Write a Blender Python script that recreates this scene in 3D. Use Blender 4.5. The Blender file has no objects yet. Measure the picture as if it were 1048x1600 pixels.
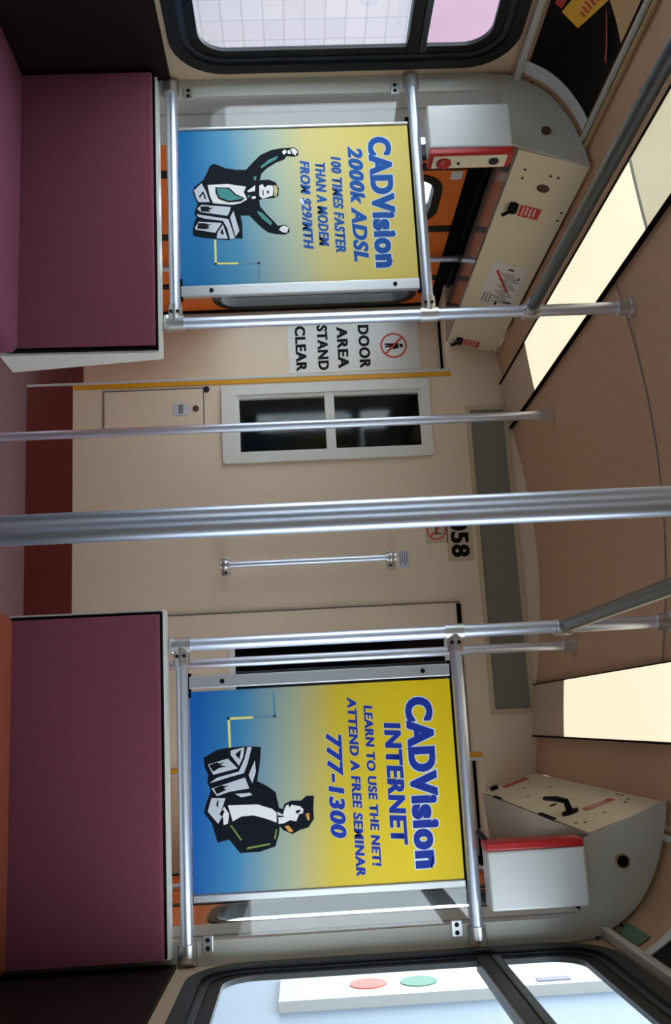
import bpy, bmesh, math
from mathutils import Vector, Matrix
C = bpy.context.scene.collection
SC = bpy.context.scene

# ------------------------------------------------------------------ camera, sky, exposure
CAM = Vector((0.636, 0.0, 1.10))
F_PX, YAW, PITCH, ROLL = 1512.54, 0.21328, 0.04139, 0.04465
_f = Vector((-math.sin(YAW) * math.cos(PITCH), math.cos(YAW) * math.cos(PITCH), math.sin(PITCH)))
_r = Vector((math.cos(YAW), math.sin(YAW), 0))
_u = _r.cross(_f)
R_ = math.cos(ROLL) * _r - math.sin(ROLL) * _u
U_ = math.sin(ROLL) * _r + math.cos(ROLL) * _u
cd = bpy.data.cameras.new('camera')
cd.sensor_fit = 'AUTO'; cd.sensor_width = 36.0; cd.lens = F_PX / 1600 * 36.0
cd.clip_start = 0.02; cd.clip_end = 200
cam = bpy.data.objects.new('camera', cd); C.objects.link(cam)
# the photograph is turned a quarter: up in the place points to the right of the picture
M = Matrix((U_, -R_, -_f)).transposed().to_4x4(); M.translation = CAM
cam.matrix_world = M
SC.camera = cam

w = bpy.data.worlds.new('sky'); SC.world = w; w.use_nodes = True
bgn = w.node_tree.nodes['Background']
bgn.inputs['Color'].default_value = (0.86, 0.93, 1.0, 1); bgn.inputs['Strength'].default_value = 4.4
LAMP = .64
SC.view_settings.view_transform = 'Standard'; SC.view_settings.look = 'None'
SC.view_settings.exposure = 0.5; SC.view_settings.gamma = 1.0; SC.view_settings.use_curve_mapping = False

# ------------------------------------------------------------------ materials
def lin(c):
    return tuple((v / 255 / 12.92 if v / 255 <= .04045 else ((v / 255 + .055) / 1.055) ** 2.4) for v in c) + (1.0,)
def mat(name, rgb, rough=.5, metal=0.0, noise=None, bump=None, spec=.5, coat=0):
    m = bpy.data.materials.new(name); m.use_nodes = True
    nt = m.node_tree; b = nt.nodes['Principled BSDF']
    b.inputs['Base Color'].default_value = lin(rgb); b.inputs['Roughness'].default_value = rough
    b.inputs['Metallic'].default_value = metal; b.inputs['Specular IOR Level'].default_value = spec
    b.inputs['Coat Weight'].default_value = coat
    if noise or bump:
        tc = nt.nodes.new('ShaderNodeTexCoord')
    if noise:                                  # (scale, other colour, amount)
        n = nt.nodes.new('ShaderNodeTexNoise'); n.inputs['Scale'].default_value = noise[0]; n.inputs['Detail'].default_value = 4
        r = nt.nodes.new('ShaderNodeValToRGB')
        r.color_ramp.elements[0].position = .35; r.color_ramp.elements[1].position = .65
        r.color_ramp.elements[0].color = lin(rgb); r.color_ramp.elements[1].color = lin(noise[1])
        nt.links.new(tc.outputs['Object'], n.inputs['Vector']); nt.links.new(n.outputs['Fac'], r.inputs['Fac'])
        nt.links.new(r.outputs['Color'], b.inputs['Base Color'])
    if bump:                                   # (scale, strength)
        n2 = nt.nodes.new('ShaderNodeTexNoise'); n2.inputs['Scale'].default_value = bump[0]; n2.inputs['Detail'].default_value = 2
        bp = nt.nodes.new('ShaderNodeBump'); bp.inputs['Strength'].default_value = bump[1]; bp.inputs['Distance'].default_value = .001
        nt.links.new(tc.outputs['Object'], n2.inputs['Vector']); nt.links.new(n2.outputs['Fac'], bp.inputs['Height'])
        nt.links.new(bp.outputs['Normal'], b.inputs['Normal'])
    return m
def glass_mat(name, tint, gloss):
    m = bpy.data.materials.new(name); m.use_nodes = True; nt = m.node_tree
    nt.nodes.remove(nt.nodes['Principled BSDF']); out = nt.nodes['Material Output']
    t = nt.nodes.new('ShaderNodeBsdfTransparent'); t.inputs['Color'].default_value = tint + (1,)
    g = nt.nodes.new('ShaderNodeBsdfGlossy'); g.inputs['Roughness'].default_value = .02
    mx = nt.nodes.new('ShaderNodeMixShader'); mx.inputs['Fac'].default_value = gloss
    nt.links.new(t.outputs[0], mx.inputs[1]); nt.links.new(g.outputs[0], mx.inputs[2]); nt.links.new(mx.outputs[0], out.inputs['Surface'])
    return m
def emit_mat(name, rgb, strength):
    m = bpy.data.materials.new(name); m.use_nodes = True; nt = m.node_tree; b = nt.nodes['Principled BSDF']
    b.inputs['Base Color'].default_value = lin((235, 230, 215)); b.inputs['Roughness'].default_value = .35
    b.inputs['Emission Color'].default_value = lin(rgb); b.inputs['Emission Strength'].default_value = strength
    return m
def grad_mat(name, stops, tilt, length):
    """printed colour fade up the poster (a printed pattern in poster coordinates)"""
    m = bpy.data.materials.new(name); m.use_nodes = True; nt = m.node_tree; b = nt.nodes['Principled BSDF']
    b.inputs['Roughness'].default_value = .4; b.inputs['Specular IOR Level'].default_value = .3
    tc = nt.nodes.new('ShaderNodeTexCoord'); sp = nt.nodes.new('ShaderNodeSeparateXYZ')
    ml = nt.nodes.new('ShaderNodeMath'); ml.operation = 'MULTIPLY'; ml.inputs[1].default_value = tilt
    ad = nt.nodes.new('ShaderNodeMath'); ad.operation = 'ADD'
    dv = nt.nodes.new('ShaderNodeMath'); dv.operation = 'DIVIDE'; dv.inputs[1].default_value = length
    r = nt.nodes.new('ShaderNodeValToRGB'); cr = r.color_ramp
    while len(cr.elements) < len(stops): cr.elements.new(.5)
    for e, (p, c) in zip(cr.elements, stops): e.position = p; e.color = lin(c)
    L = nt.links.new
    L(tc.outputs['Object'], sp.inputs[0]); L(sp.outputs['X'], ml.inputs[0]); L(ml.outputs[0], ad.inputs[0]); L(sp.outputs['Z'], ad.inputs[1])
    L(ad.outputs[0], dv.inputs[0]); L(dv.outputs[0], r.inputs['Fac']); L(r.outputs['Color'], b.inputs['Base Color'])
    return m
def tile_mat(name, c1, c2, mortar, sx, sz):
    m = bpy.data.materials.new(name); m.use_nodes = True; nt = m.node_tree; b = nt.nodes['Principled BSDF']
    b.inputs['Roughness'].default_value = .5
    tc = nt.nodes.new('ShaderNodeTexCoord'); sp = nt.nodes.new('ShaderNodeSeparateXYZ'); cb = nt.nodes.new('ShaderNodeCombineXYZ')
    br = nt.nodes.new('ShaderNodeTexBrick'); br.offset = 0; br.inputs['Color1'].default_value = lin(c1); br.inputs['Color2'].default_value = lin(c2)
    br.inputs['Mortar'].default_value = lin(mortar); br.inputs['Scale'].default_value = 1; br.inputs['Brick Width'].default_value = sx
    br.inputs['Row Height'].default_value = sz; br.inputs['Mortar Size'].default_value = .008
    L = nt.links.new
    L(tc.outputs['Object'], sp.inputs[0]); L(sp.outputs['Y'], cb.inputs['X']); L(sp.outputs['Z'], cb.inputs['Y']); L(cb.outputs[0], br.inputs['Vector'])
    L(br.outputs['Color'], b.inputs['Base Color'])
    return m

MT = dict(
    wall=mat('wall_paint', (196, 172, 142), .45, bump=(400, .15)),
    bulk=mat('bulkhead_laminate', (230, 211, 186), .42, noise=(60, (226, 207, 181)), bump=(500, .12)),
    ceil=mat('ceiling_laminate', (196, 158, 124), .5, noise=(50, (190, 152, 118))),
    floor=mat('floor_vinyl', (152, 118, 124), .5, noise=(120, (128, 98, 104))),
    band=mat('kick_band', (108, 34, 26), .45),
    wains=mat('wainscot_vinyl', (32, 20, 17), .6, noise=(200, (28, 17, 14)), spec=.15),
    grey=mat('grey_panel', (190, 190, 180), .4, noise=(300, (184, 184, 174))),
    lightgrey=mat('light_grey_panel', (205, 207, 205), .35),
    cream=mat('cream_panel', (230, 220, 186), .4),
    under=mat('underside_panel', (165, 163, 165), .12, metal=.75),
    metal=mat('satin_aluminium', (214, 222, 238), .36, metal=.85),
    rail=mat('shade_toned_rail', (112, 120, 122), .32, metal=.9),  # darker than the pole metal: the rail's dark reflections are put into its colour
    chrome=mat('cast_fitting', (205, 205, 205), .3, metal=.85),
    white=mat('white_frame', (222, 222, 214), .35),
    alu=mat('aluminium_strip', (200, 202, 204), .32, metal=.6),
    brass=mat('warm_trim', (178, 152, 104), .4, metal=.3),
    seat=mat('maroon_fabric', (130, 70, 84), .9, noise=(700, (108, 58, 74)), bump=(900, .5), spec=.15),
    seat2=mat('maroon_fabric_cushion', (140, 78, 100), .9, noise=(700, (118, 66, 88)), bump=(900, .5), spec=.15),
    orangeseat=mat('rust_fabric', (150, 78, 56), .9, noise=(500, (136, 68, 48)), bump=(900, .5), spec=.15),
    black=mat('black_rubber', (13, 14, 16), .38, spec=.3),
    matt=mat('black_gap', (6, 6, 6), .8, spec=.1),
    steel=mat('dark_frame', (62, 68, 76), .3, metal=.7),
    dglass=mat('dark_window', (6, 7, 10), .06),
    doororange=mat('orange_door', (238, 118, 26), .35),
    red=mat('red_paint', (176, 22, 24), .35),
    redtag=mat('red_sticker', (206, 60, 44), .5),
    yellow=mat('yellow_line', (226, 158, 10), .45),
    label=mat('white_label', (226, 226, 222), .5),
    ink=mat('black_ink', (14, 14, 16), .5, spec=.15),
    greyink=mat('grey_ink', (120, 118, 112), .5),
    blueink=mat('blue_ink', (28, 92, 176), .5, spec=.15), blueink2=mat('deep_blue_ink', (34, 58, 160), .5, spec=.15),
    halo=mat('pale_blue_ink', (226, 236, 244), .4),
    navy=mat('navy_ink', (16, 20, 30), .6, spec=.1), wink=mat('white_ink', (236, 232, 230), .4), gink=mat('pale_grey_ink', (200, 204, 214), .4),
    teal=mat('teal_ink', (0, 128, 124), .4), beige=mat('beige_ink', (206, 186, 118), .4), oink=mat('orange_ink', (216, 146, 60), .4), gnink=mat('olive_ink', (120, 140, 60), .4),
    cable=mat('pale_yellow_ink', (238, 230, 130), .4), cableb=mat('steel_blue_ink', (90, 140, 165), .4),
    brown=mat('brown_speaker', (84, 46, 36), .6),
    vent=mat('grey_vent', (126, 124, 112), .6, bump=(900, .6)), ventf=mat('vent_frame', (196, 180, 152), .45),
    tan=mat('tan_cover', (190, 166, 140), .5),
    cardblack=mat('poster_black', (10, 8, 8), .4, spec=.1), cardbeige=mat('poster_beige', (205, 165, 115), .35), cardyel=mat('poster_yellow', (236, 176, 20), .35),
    cardred=mat('poster_red', (190, 52, 42), .35), green=mat('green_card', (92, 128, 104), .5),
    glass=glass_mat('window_glass', (.93, .96, .97), .06), clear=glass_mat('clear_acrylic', (.95, .97, .97), .05),
    lens=emit_mat('lit_diffuser', (255, 238, 204), LAMP), lens2=emit_mat('dim_diffuser', (232, 222, 180), LAMP * .6),
    pave=mat('platform_paving', (150, 150, 150), .8), extwall=tile_mat('station_tiles', (140, 129, 132), (133, 123, 127), (118, 108, 112), 0.28, .20),
    extpink=mat('pink_fascia', (134, 94, 110), .5), extblue=mat('blue_base', (60, 92, 120), .5),
    extgrey=mat('blue_grey_cladding', (104, 118, 132), .5), extwhite=mat('white_board', (150, 150, 146), .5),
    extor=mat('orange_disc', (205, 60, 25), .5), extgn=mat('green_disc', (30, 105, 75), .5), exttxt=mat('dark_board', (90, 84, 100), .5),
)

# ------------------------------------------------------------------ building helpers
ORG = {}
def empty(name, loc, label, cat, group=None):
    o = bpy.data.objects.new(name, None); C.objects.link(o); o.location = loc; o.empty_display_size = .05
    ORG[o.name] = Vector(loc); tag(o, label, cat, group); return o
def tag(o, label=None, cat=None, group=None, kind=None):
    if label: o['label'] = label
    if cat: o['category'] = cat
    if group: o['group'] = group
    if kind: o['kind'] = kind
    return o
def obj(name, bm, m, parent=None, origin=None, smooth=False, label=None):
    """links the bmesh (built in world metres) as one mesh object"""
    bmesh.ops.recalc_face_normals(bm, faces=bm.faces)
    P = ORG[parent.name] if parent else Vector(origin or (0, 0, 0))
    bm.transform(Matrix.Translation(-P))
    me = bpy.data.meshes.new(name); bm.to_mesh(me); bm.free()
    ms = m if isinstance(m, (list, tuple)) else [m]
    for k in ms: me.materials.append(k)
    if smooth:
        for p in me.polygons: p.use_smooth = True
        me.set_sharp_from_angle(angle=math.radians(40))
    o = bpy.data.objects.new(name, me); C.objects.link(o)
    if parent: o.parent = parent; ORG[o.name] = P
    else: o.location = P; ORG[o.name] = P
    if label: o['label'] = label
    return o
def setting(name, bm, m, parent=None, smooth=False):
    o = obj(name, bm, m, parent, smooth=smooth)
    if not parent: o['kind'] = 'structure'
    return o
def B(): return bmesh.new()
def box(bm, x0, x1, y0, y1, z0, z1, bev=0.0, seg=2):
    t = bmesh.new()
    bmesh.ops.create_cube(t, size=1)
    t.transform(Matrix.Translation(((x0 + x1) / 2, (y0 + y1) / 2, (z0 + z1) / 2)) @ Matrix.Diagonal((abs(x1 - x0), abs(y1 - y0), abs(z1 - z0), 1)))
    if bev: bmesh.ops.bevel(t, geom=t.edges[:], offset=bev, segments=seg, profile=.5, affect='EDGES')
    join(bm, t); return bm
def join(bm, t):
    me = bpy.data.meshes.new('tmp'); t.to_mesh(me); bm.from_mesh(me); bpy.data.meshes.remove(me); t.free()
def tube(bm, pts, r, n=20, cap=True):
    pts = [Vector(p) for p in pts]; rings = []
    rs = r if isinstance(r, (list, tuple)) else [r] * len(pts)
    up = None
    for i, p in enumerate(pts):
        d = ((pts[i] - pts[i - 1]) if i else (pts[1] - pts[0])).normalized()
        if 0 < i < len(pts) - 1: d = (d + (pts[i + 1] - pts[i]).normalized()).normalized()
        if up is None: up = d.orthogonal().normalized()
        up = (up - d * up.dot(d)).normalized(); s = d.cross(up)
        rings.append([bm.verts.new(p + (up * math.cos(a) + s * math.sin(a)) * rs[i]) for a in [2 * math.pi * k / n for k in range(n)]])
    for a, b in zip(rings, rings[1:]):
        for k in range(n): bm.faces.new((a[k], a[(k + 1) % n], b[(k + 1) % n], b[k]))
    if cap: bm.faces.new(rings[0][::-1]); bm.faces.new(rings[-1])
    return bm
def rr(x0, y0, x1, y1, r, n=8):
    o = []
    for cx, cy, a0 in ((x1 - r, y1 - r, 0), (x0 + r, y1 - r, 90), (x0 + r, y0 + r, 180), (x1 - r, y0 + r, 270)):
        for k in range(n + 1):
            a = math.radians(a0 + 90 * k / n); o.append((cx + r * math.cos(a), cy + r * math.sin(a)))
    return o
def circ(cx, cy, r, n=32): return [(cx + r * math.cos(2 * math.pi * k / n), cy + r * math.sin(2 * math.pi * k / n)) for k in range(n)]
def plate(bm, outer, holes, fr, th):
    """flat plate with holes; fr = (origin, axis u, axis v, direction of thickness)"""
    o, u, v, nn = (Vector(q) for q in fr); t = bmesh.new()
    for lp in [outer] + list(holes):
        vs = [t.verts.new(o + u * a + v * b) for a, b in lp]
        for i in range(len(vs)): t.edges.new((vs[i], vs[(i + 1) % len(vs)]))
    if holes:
        bmesh.ops.triangle_fill(t, use_beauty=True, use_dissolve=False, edges=t.edges[:], normal=u.cross(v))
    else:
        f = t.faces.new(t.verts[:]); f.normal_update(); bmesh.ops.triangulate(t, faces=[f])
    if th:
        g = bmesh.ops.extrude_face_region(t, geom=t.faces[:])
        for e in g['geom']:
            if isinstance(e, bmesh.types.BMVert): e.co += nn * th
    join(bm, t); return bm
def XZ(y, th_dir=1): return ((0, y, 0), (1, 0, 0), (0, 0, 1), (0, th_dir, 0))     # plane facing the camera
def YZ(x, d=1): return ((x, 0, 0), (0, 1, 0), (0, 0, 1), (d, 0, 0))
def prism(bm, prof, y0, y1):
    """closed cross-section (x, z) drawn along the car"""
    plate(bm, prof, [], ((0, y0, 0), (1, 0, 0), (0, 0, 1), (0, 1, 0)), y1 - y0); return bm
def disc(bm, c, d, r, h, n=24):
    c = Vector(c); d = Vector(d).normalized(); tube(bm, [c, c + d * h], r, n); return bm
def ball(bm, c, r, sc=(1, 1, 1)):
    t = bmesh.new(); bmesh.ops.create_uvsphere(t, u_segments=20, v_segments=12, radius=r)
    t.transform(Matrix.Translation(c) @ Matrix.Diagonal((*sc, 1))); join(bm, t); return bm
def text_bm(bm, body, x0, z0, x1, z1, fr, bold=0.0, halo=0.0, shear=0.0, th=.0004, lift=0.0, space=1.12, fat=.026):
    """lettering fitted to a rectangle of the plane fr; halo > 0 draws the same letters grown outwards"""
    def shape(off):
        cu = bpy.data.curves.new('t', 'FONT'); cu.body = body; cu.size = 1; cu.offset = off; cu.shear = shear; cu.fill_mode = 'BOTH'
        cu.resolution_u = 4; cu.space_character = space
        to = bpy.data.objects.new('t', cu); C.objects.link(to)
        bpy.context.view_layer.update()
        me = bpy.data.meshes.new_from_object(to.evaluated_get(bpy.context.evaluated_depsgraph_get()))
        bpy.data.objects.remove(to); bpy.data.curves.remove(cu); return me
    base = shape(bold)
    xs = [v.co.x for v in base.vertices]; ys = [v.co.y for v in base.vertices]
    ax, bx, ay, by = min(xs), max(xs), min(ys), max(ys)
    me = base
    if halo: me = shape(bold + halo)
    o, u, v, nn = (Vector(q) for q in fr)
    t = bmesh.new()
    for dx in (-fat, 0, fat) if fat else (0,):
        k = len(t.verts); t.from_mesh(me); t.verts.ensure_lookup_table()
        for vv in t.verts[k:]: vv.co.x += dx; vv.co.z = (dx + fat) / (fat or 1) * .00005     # overlapping copies stacked like layers of ink
    ax -= fat; bx += fat
    for vv in t.verts:
        a = x0 + (vv.co.x - ax) / (bx - ax) * (x1 - x0); b = z0 + (vv.co.y - ay) / (by - ay) * (z1 - z0)
        vv.co = o + u * a + v * b + nn * (lift + vv.co.z)
    if th:
        g = bmesh.ops.extrude_face_region(t, geom=t.faces[:])
        for e in g['geom']:
            if isinstance(e, bmesh.types.BMVert): e.co += nn * th
    bpy.data.meshes.remove(base)
    if halo: bpy.data.meshes.remove(me)
    join(bm, t); return bm
ART_MAN = {'dark':[(0.1538,0.067),(0.1338,0.0766),(0.1103,0.0863),(0.1031,0.0972),(0.1094,0.1109),(0.1185,0.129),(0.1246,0.1594),(0.1255,0.187),(0.1073,0.2029),(0.0807,0.2285),(0.0663,0.2598),(0.0619,0.2847),(0.061,0.3095),(0.0598,0.325),(0.0704,0.3353),(0.0859,0.3347),(0.089,0.3237),(0.0866,0.3022),(0.0966,0.2956),(0.1061,0.2706),(0.1224,0.2454),(0.1389,0.2294),(0.1591,0.2241),(0.1583,0.2502),(0.1674,0.2682),(0.188,0.2766),(0.2081,0.2742),(0.2145,0.2633),(0.2155,0.245),(0.2182,0.2235),(0.2197,0.2204),(0.2399,0.2227),(0.264,0.2401),(0.2846,0.2575),(0.2999,0.2691),(0.2974,0.2904),(0.3077,0.3006),(0.3209,0.3),(0.3271,0.2861),(0.3245,0.262),(0.3188,0.2411),(0.2999,0.2206),(0.2793,0.2031),(0.2656,0.1915),(0.2647,0.1673),(0.2915,0.171),(0.3345,0.1711),(0.3337,0.15),(0.338,0.1318),(0.3335,0.0989),(0.329,0.0629),(0.3214,0.036),(0.3065,0.0348),(0.2802,0.0399),(0.2672,0.0462),(0.257,0.0404),(0.2404,0.0438),(0.2273,0.0501),(0.2035,0.0415),(0.1866,0.0374),(0.1732,0.0422),(0.1635,0.0546)],'white':[[(0.1694,0.0788),(0.1679,0.1337),(0.1781,0.1853),(0.1947,0.1786),(0.2169,0.187),(0.228,0.1684),(0.2322,0.144),(0.2254,0.0926),(0.2016,0.0841)],[(0.1917,0.1879),(0.1739,0.2114),(0.1924,0.2092),(0.1952,0.1908)],[(0.2089,0.1995),(0.2077,0.2117),(0.216,0.2099),(0.2164,0.2007)],[(0.176,0.222),(0.1712,0.2313),(0.1832,0.237),(0.1751,0.2465),(0.1772,0.2602),(0.1908,0.2612),(0.2076,0.259),(0.2122,0.2451),(0.2167,0.2297),(0.2063,0.2209)],[(0.0724,0.2889),(0.0658,0.3),(0.0746,0.3033),(0.0829,0.2947)],[(0.0712,0.3044),(0.0669,0.3123),(0.0801,0.3148),(0.0805,0.3062)],[(0.0646,0.314),(0.0632,0.3248),(0.0738,0.3336),(0.0857,0.327),(0.0803,0.3195)],[(0.3116,0.2716),(0.3036,0.278),(0.2996,0.2873),(0.3076,0.2991),(0.3223,0.2924),(0.3202,0.2804)]],'teal':[[(0.1804,0.1044),(0.1832,0.1363),(0.204,0.154),(0.2149,0.178),(0.2203,0.1383),(0.2093,0.1112),(0.1922,0.105)],[(0.2085,0.1858),(0.2021,0.1967),(0.2138,0.1932)],[(0.1183,0.2271),(0.0969,0.2525),(0.0858,0.2776),(0.0959,0.2741),(0.1105,0.2489),(0.1236,0.23)],[(0.253,0.2132),(0.2602,0.2281),(0.2911,0.2542),(0.2992,0.2494),(0.2785,0.2274),(0.2631,0.2158)],[(0.1483,0.2077),(0.1469,0.2154),(0.1604,0.2134),(0.1585,0.2073)]],'beige':[[(0.1756,0.2624),(0.1783,0.2708),(0.1946,0.2732),(0.2106,0.268),(0.2111,0.2628)]],'grey':[[(0.185,0.0404),(0.1638,0.0622),(0.1878,0.0738),(0.2217,0.0836),(0.2207,0.0533),(0.2104,0.0475)],[(0.2406,0.0483),(0.2293,0.0607),(0.2388,0.1408),(0.2537,0.1373),(0.2651,0.1309),(0.2509,0.0572)],[(0.2572,0.0464),(0.2611,0.0645),(0.2752,0.1336),(0.3337,0.15),(0.3359,0.1364),(0.3033,0.1298),(0.2797,0.1184),(0.2712,0.0673),(0.2639,0.0493)],[(0.2968,0.041),(0.2806,0.052),(0.2862,0.1152),(0.3153,0.0963),(0.3035,0.0424)],[(0.3155,0.1017),(0.2913,0.1181),(0.3347,0.1304),(0.332,0.1004)],[(0.2704,0.1383),(0.2507,0.148),(0.3111,0.1628),(0.3288,0.1517)]],'black':[[(0.1769,0.0999),(0.1799,0.1394),(0.2007,0.1571),(0.2133,0.1811),(0.2224,0.1716),(0.2245,0.1351),(0.2132,0.1081),(0.1938,0.1004)],[(0.2342,0.0575),(0.235,0.0802),(0.2401,0.0831),(0.2388,0.0938),(0.2467,0.0799),(0.2518,0.0844),(0.2493,0.0587)],[(0.2849,0.0503),(0.2863,0.0714),(0.2898,0.0774),(0.2885,0.088),(0.2954,0.0757),(0.2999,0.0816),(0.3038,0.071),(0.301,0.0479)],[(0.1919,0.2428),(0.1938,0.2488),(0.2022,0.2485),(0.2003,0.2431)],[(0.2039,0.0537),(0.1875,0.0662),(0.2114,0.0747),(0.2129,0.0711),(0.1959,0.0645),(0.2081,0.0572)],[(0.3158,0.1099),(0.3028,0.1162),(0.3228,0.1202),(0.3193,0.1143)],[(0.1915,0.2306),(0.1899,0.2337),(0.2067,0.2337),(0.2066,0.2306)]],'line':[(0.3384,0.0956),(0.407,0.0956),(0.4094,0.2123),(0.4641,0.2104)]}
ART_WOMAN = {'dark':[(0.1604,0.0312),(0.1433,0.0644),(0.1392,0.0973),(0.1386,0.1391),(0.1418,0.1718),(0.1736,0.1692),(0.2221,0.16),(0.2348,0.1833),(0.2503,0.2035),(0.2877,0.2109),(0.291,0.2196),(0.2799,0.223),(0.2723,0.2411),(0.2736,0.2647),(0.2634,0.277),(0.2639,0.2963),(0.2951,0.2934),(0.3178,0.2938),(0.3368,0.2796),(0.3413,0.2587),(0.3501,0.2407),(0.339,0.2176),(0.3302,0.2106),(0.3469,0.2085),(0.3758,0.1985),(0.3862,0.1601),(0.3863,0.1134),(0.3542,0.088),(0.3596,0.0601),(0.3155,0.0481),(0.2891,0.0297),(0.2695,0.0346),(0.2473,0.0439),(0.236,0.0472),(0.2184,0.0388),(0.2014,0.0421),(0.1836,0.0337)],'white':[[(0.2752,0.0874),(0.2763,0.1581),(0.2847,0.1814),(0.2882,0.1931),(0.2987,0.2045),(0.3213,0.2036),(0.3115,0.1804),(0.3013,0.1484),(0.3025,0.1189),(0.3126,0.0981)],[(0.296,0.2061),(0.3038,0.2191),(0.2843,0.2264),(0.2804,0.2333),(0.2891,0.2359),(0.2822,0.2407),(0.2862,0.2612),(0.2938,0.2697),(0.3028,0.2678),(0.3046,0.2589),(0.3211,0.2508),(0.3175,0.2362),(0.3237,0.2212),(0.3249,0.2079),(0.3159,0.2083)],[(0.2939,0.0663),(0.2776,0.0785),(0.2952,0.0898),(0.3176,0.0862),(0.3198,0.0758),(0.3029,0.0749)]],'grey':[[(0.1768,0.0412),(0.165,0.0906),(0.1894,0.1136),(0.2014,0.054)],[(0.1465,0.0977),(0.1402,0.1316),(0.1627,0.1278),(0.1838,0.1168),(0.1567,0.0974)],[(0.221,0.0446),(0.2088,0.0627),(0.1973,0.1163),(0.1686,0.1306),(0.14,0.139),(0.1406,0.1495),(0.1806,0.1377),(0.2017,0.1281),(0.2092,0.0923)],[(0.2333,0.0487),(0.2238,0.0859),(0.2119,0.1307),(0.2382,0.1402),(0.2436,0.0913),(0.2519,0.0615)],[(0.2066,0.1398),(0.1729,0.1558),(0.199,0.1579),(0.2266,0.148)],[(0.2492,0.1059),(0.2483,0.1414),(0.2543,0.1471),(0.258,0.1204)],[(0.2867,0.0386),(0.256,0.0482),(0.2579,0.082),(0.2829,0.0725),(0.2972,0.075),(0.3163,0.0628)]],'black':[[(0.1784,0.0442),(0.1723,0.0636),(0.1755,0.0695),(0.1733,0.0829),(0.1799,0.0708),(0.1835,0.0856),(0.1861,0.0692),(0.194,0.0542)],[(0.2336,0.0546),(0.2275,0.074),(0.2299,0.0813),(0.2276,0.0917),(0.2349,0.0782),(0.2381,0.0855),(0.2477,0.0616)],[(0.1558,0.1087),(0.145,0.1239),(0.168,0.1187),(0.1634,0.1144)],[(0.2653,0.0612),(0.2598,0.0657),(0.2796,0.0637),(0.2737,0.0595)],[(0.2961,0.2504),(0.2948,0.2623),(0.2985,0.2621),(0.3042,0.253)],[(0.3045,0.2072),(0.3068,0.2219),(0.3087,0.2218),(0.3097,0.2085)],[(0.2829,0.0725),(0.289,0.0796),(0.2944,0.0751),(0.2914,0.0716)]],'orange':[[(0.3308,0.2224),(0.329,0.2313),(0.3418,0.2425),(0.3457,0.2379),(0.3425,0.2307)],[(0.3054,0.2736),(0.3025,0.2827),(0.3201,0.2833),(0.3198,0.2783)]],'green':[[(0.3221,0.0913),(0.3209,0.0949),(0.3559,0.1187),(0.358,0.1157)],[(0.3789,0.1297),(0.374,0.1313),(0.3675,0.1857),(0.3714,0.1855)],[(0.3588,0.1957),(0.338,0.2006),(0.3354,0.2045),(0.3591,0.1998)]],'line':[(0.1405,0.0963),(0.0699,0.0952),(0.0696,0.2086),(0.012,0.2077)]}

# ------------------------------------------------------------------ the setting
W_ = 1.18                       # half width between the side walls
YB, YR, YE = 3.90, 4.10, -2.6   # bulkhead, its recessed sides, rear end
COVE = [(.872, 1.993), (.925, 1.984), (.971, 1.970), (1.010, 1.957), (1.045, 1.940), (1.078, 1.921), (1.106, 1.899), (1.130, 1.875), (1.149, 1.847), (1.166, 1.818), (1.176, 1.790)]
def ceil_z(x): return 2.085 - .2 * x * x
# floor
setting('floor', box(B(), -1.25, 1.25, YE, 4.25, -.06, 0), MT['floor'])
# ceiling: arched middle, then down the coves to the walls
prof = [(x, ceil_z(x)) for x in [i * .053 for i in range(0, 11)]] + [(.60, 2.026), (.73, 2.014), (.80, 2.005)] + COVE + [(1.182, 1.77)]
full = [(-x, z) for x, z in prof[::-1]] + prof[1:]
outer = full + [(x, z + .04) for x, z in full[::-1]]
bm = prism(B(), outer, YE, 2.486)
fr_ = [(x, z) for x, z in full if abs(x) < .873]
prism(bm, fr_ + [(x, z + .04) for x, z in fr_[::-1]], 2.486, 4.25)
for s in (-1, 1): box(bm, s * .86, s * 1.32, 2.486, 4.25, 2.05, 2.09)
setting('ceiling', bm, MT['ceil'], smooth=True)
bm = B()
for x0, x1 in zip(range(-10, 10), range(-9, 11)):
    a, b = x0 * .053, x1 * .053
    t = bmesh.new(); vs = [t.verts.new(p) for p in ((a, 2.494, ceil_z(a) - .0012), (b, 2.494, ceil_z(b) - .0012), (b, 2.503, ceil_z(b) - .0012), (a, 2.503, ceil_z(a) - .0012))]
    t.faces.new(vs); join(bm, t)
setting('trim_1', bm, MT['greyink'])
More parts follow.
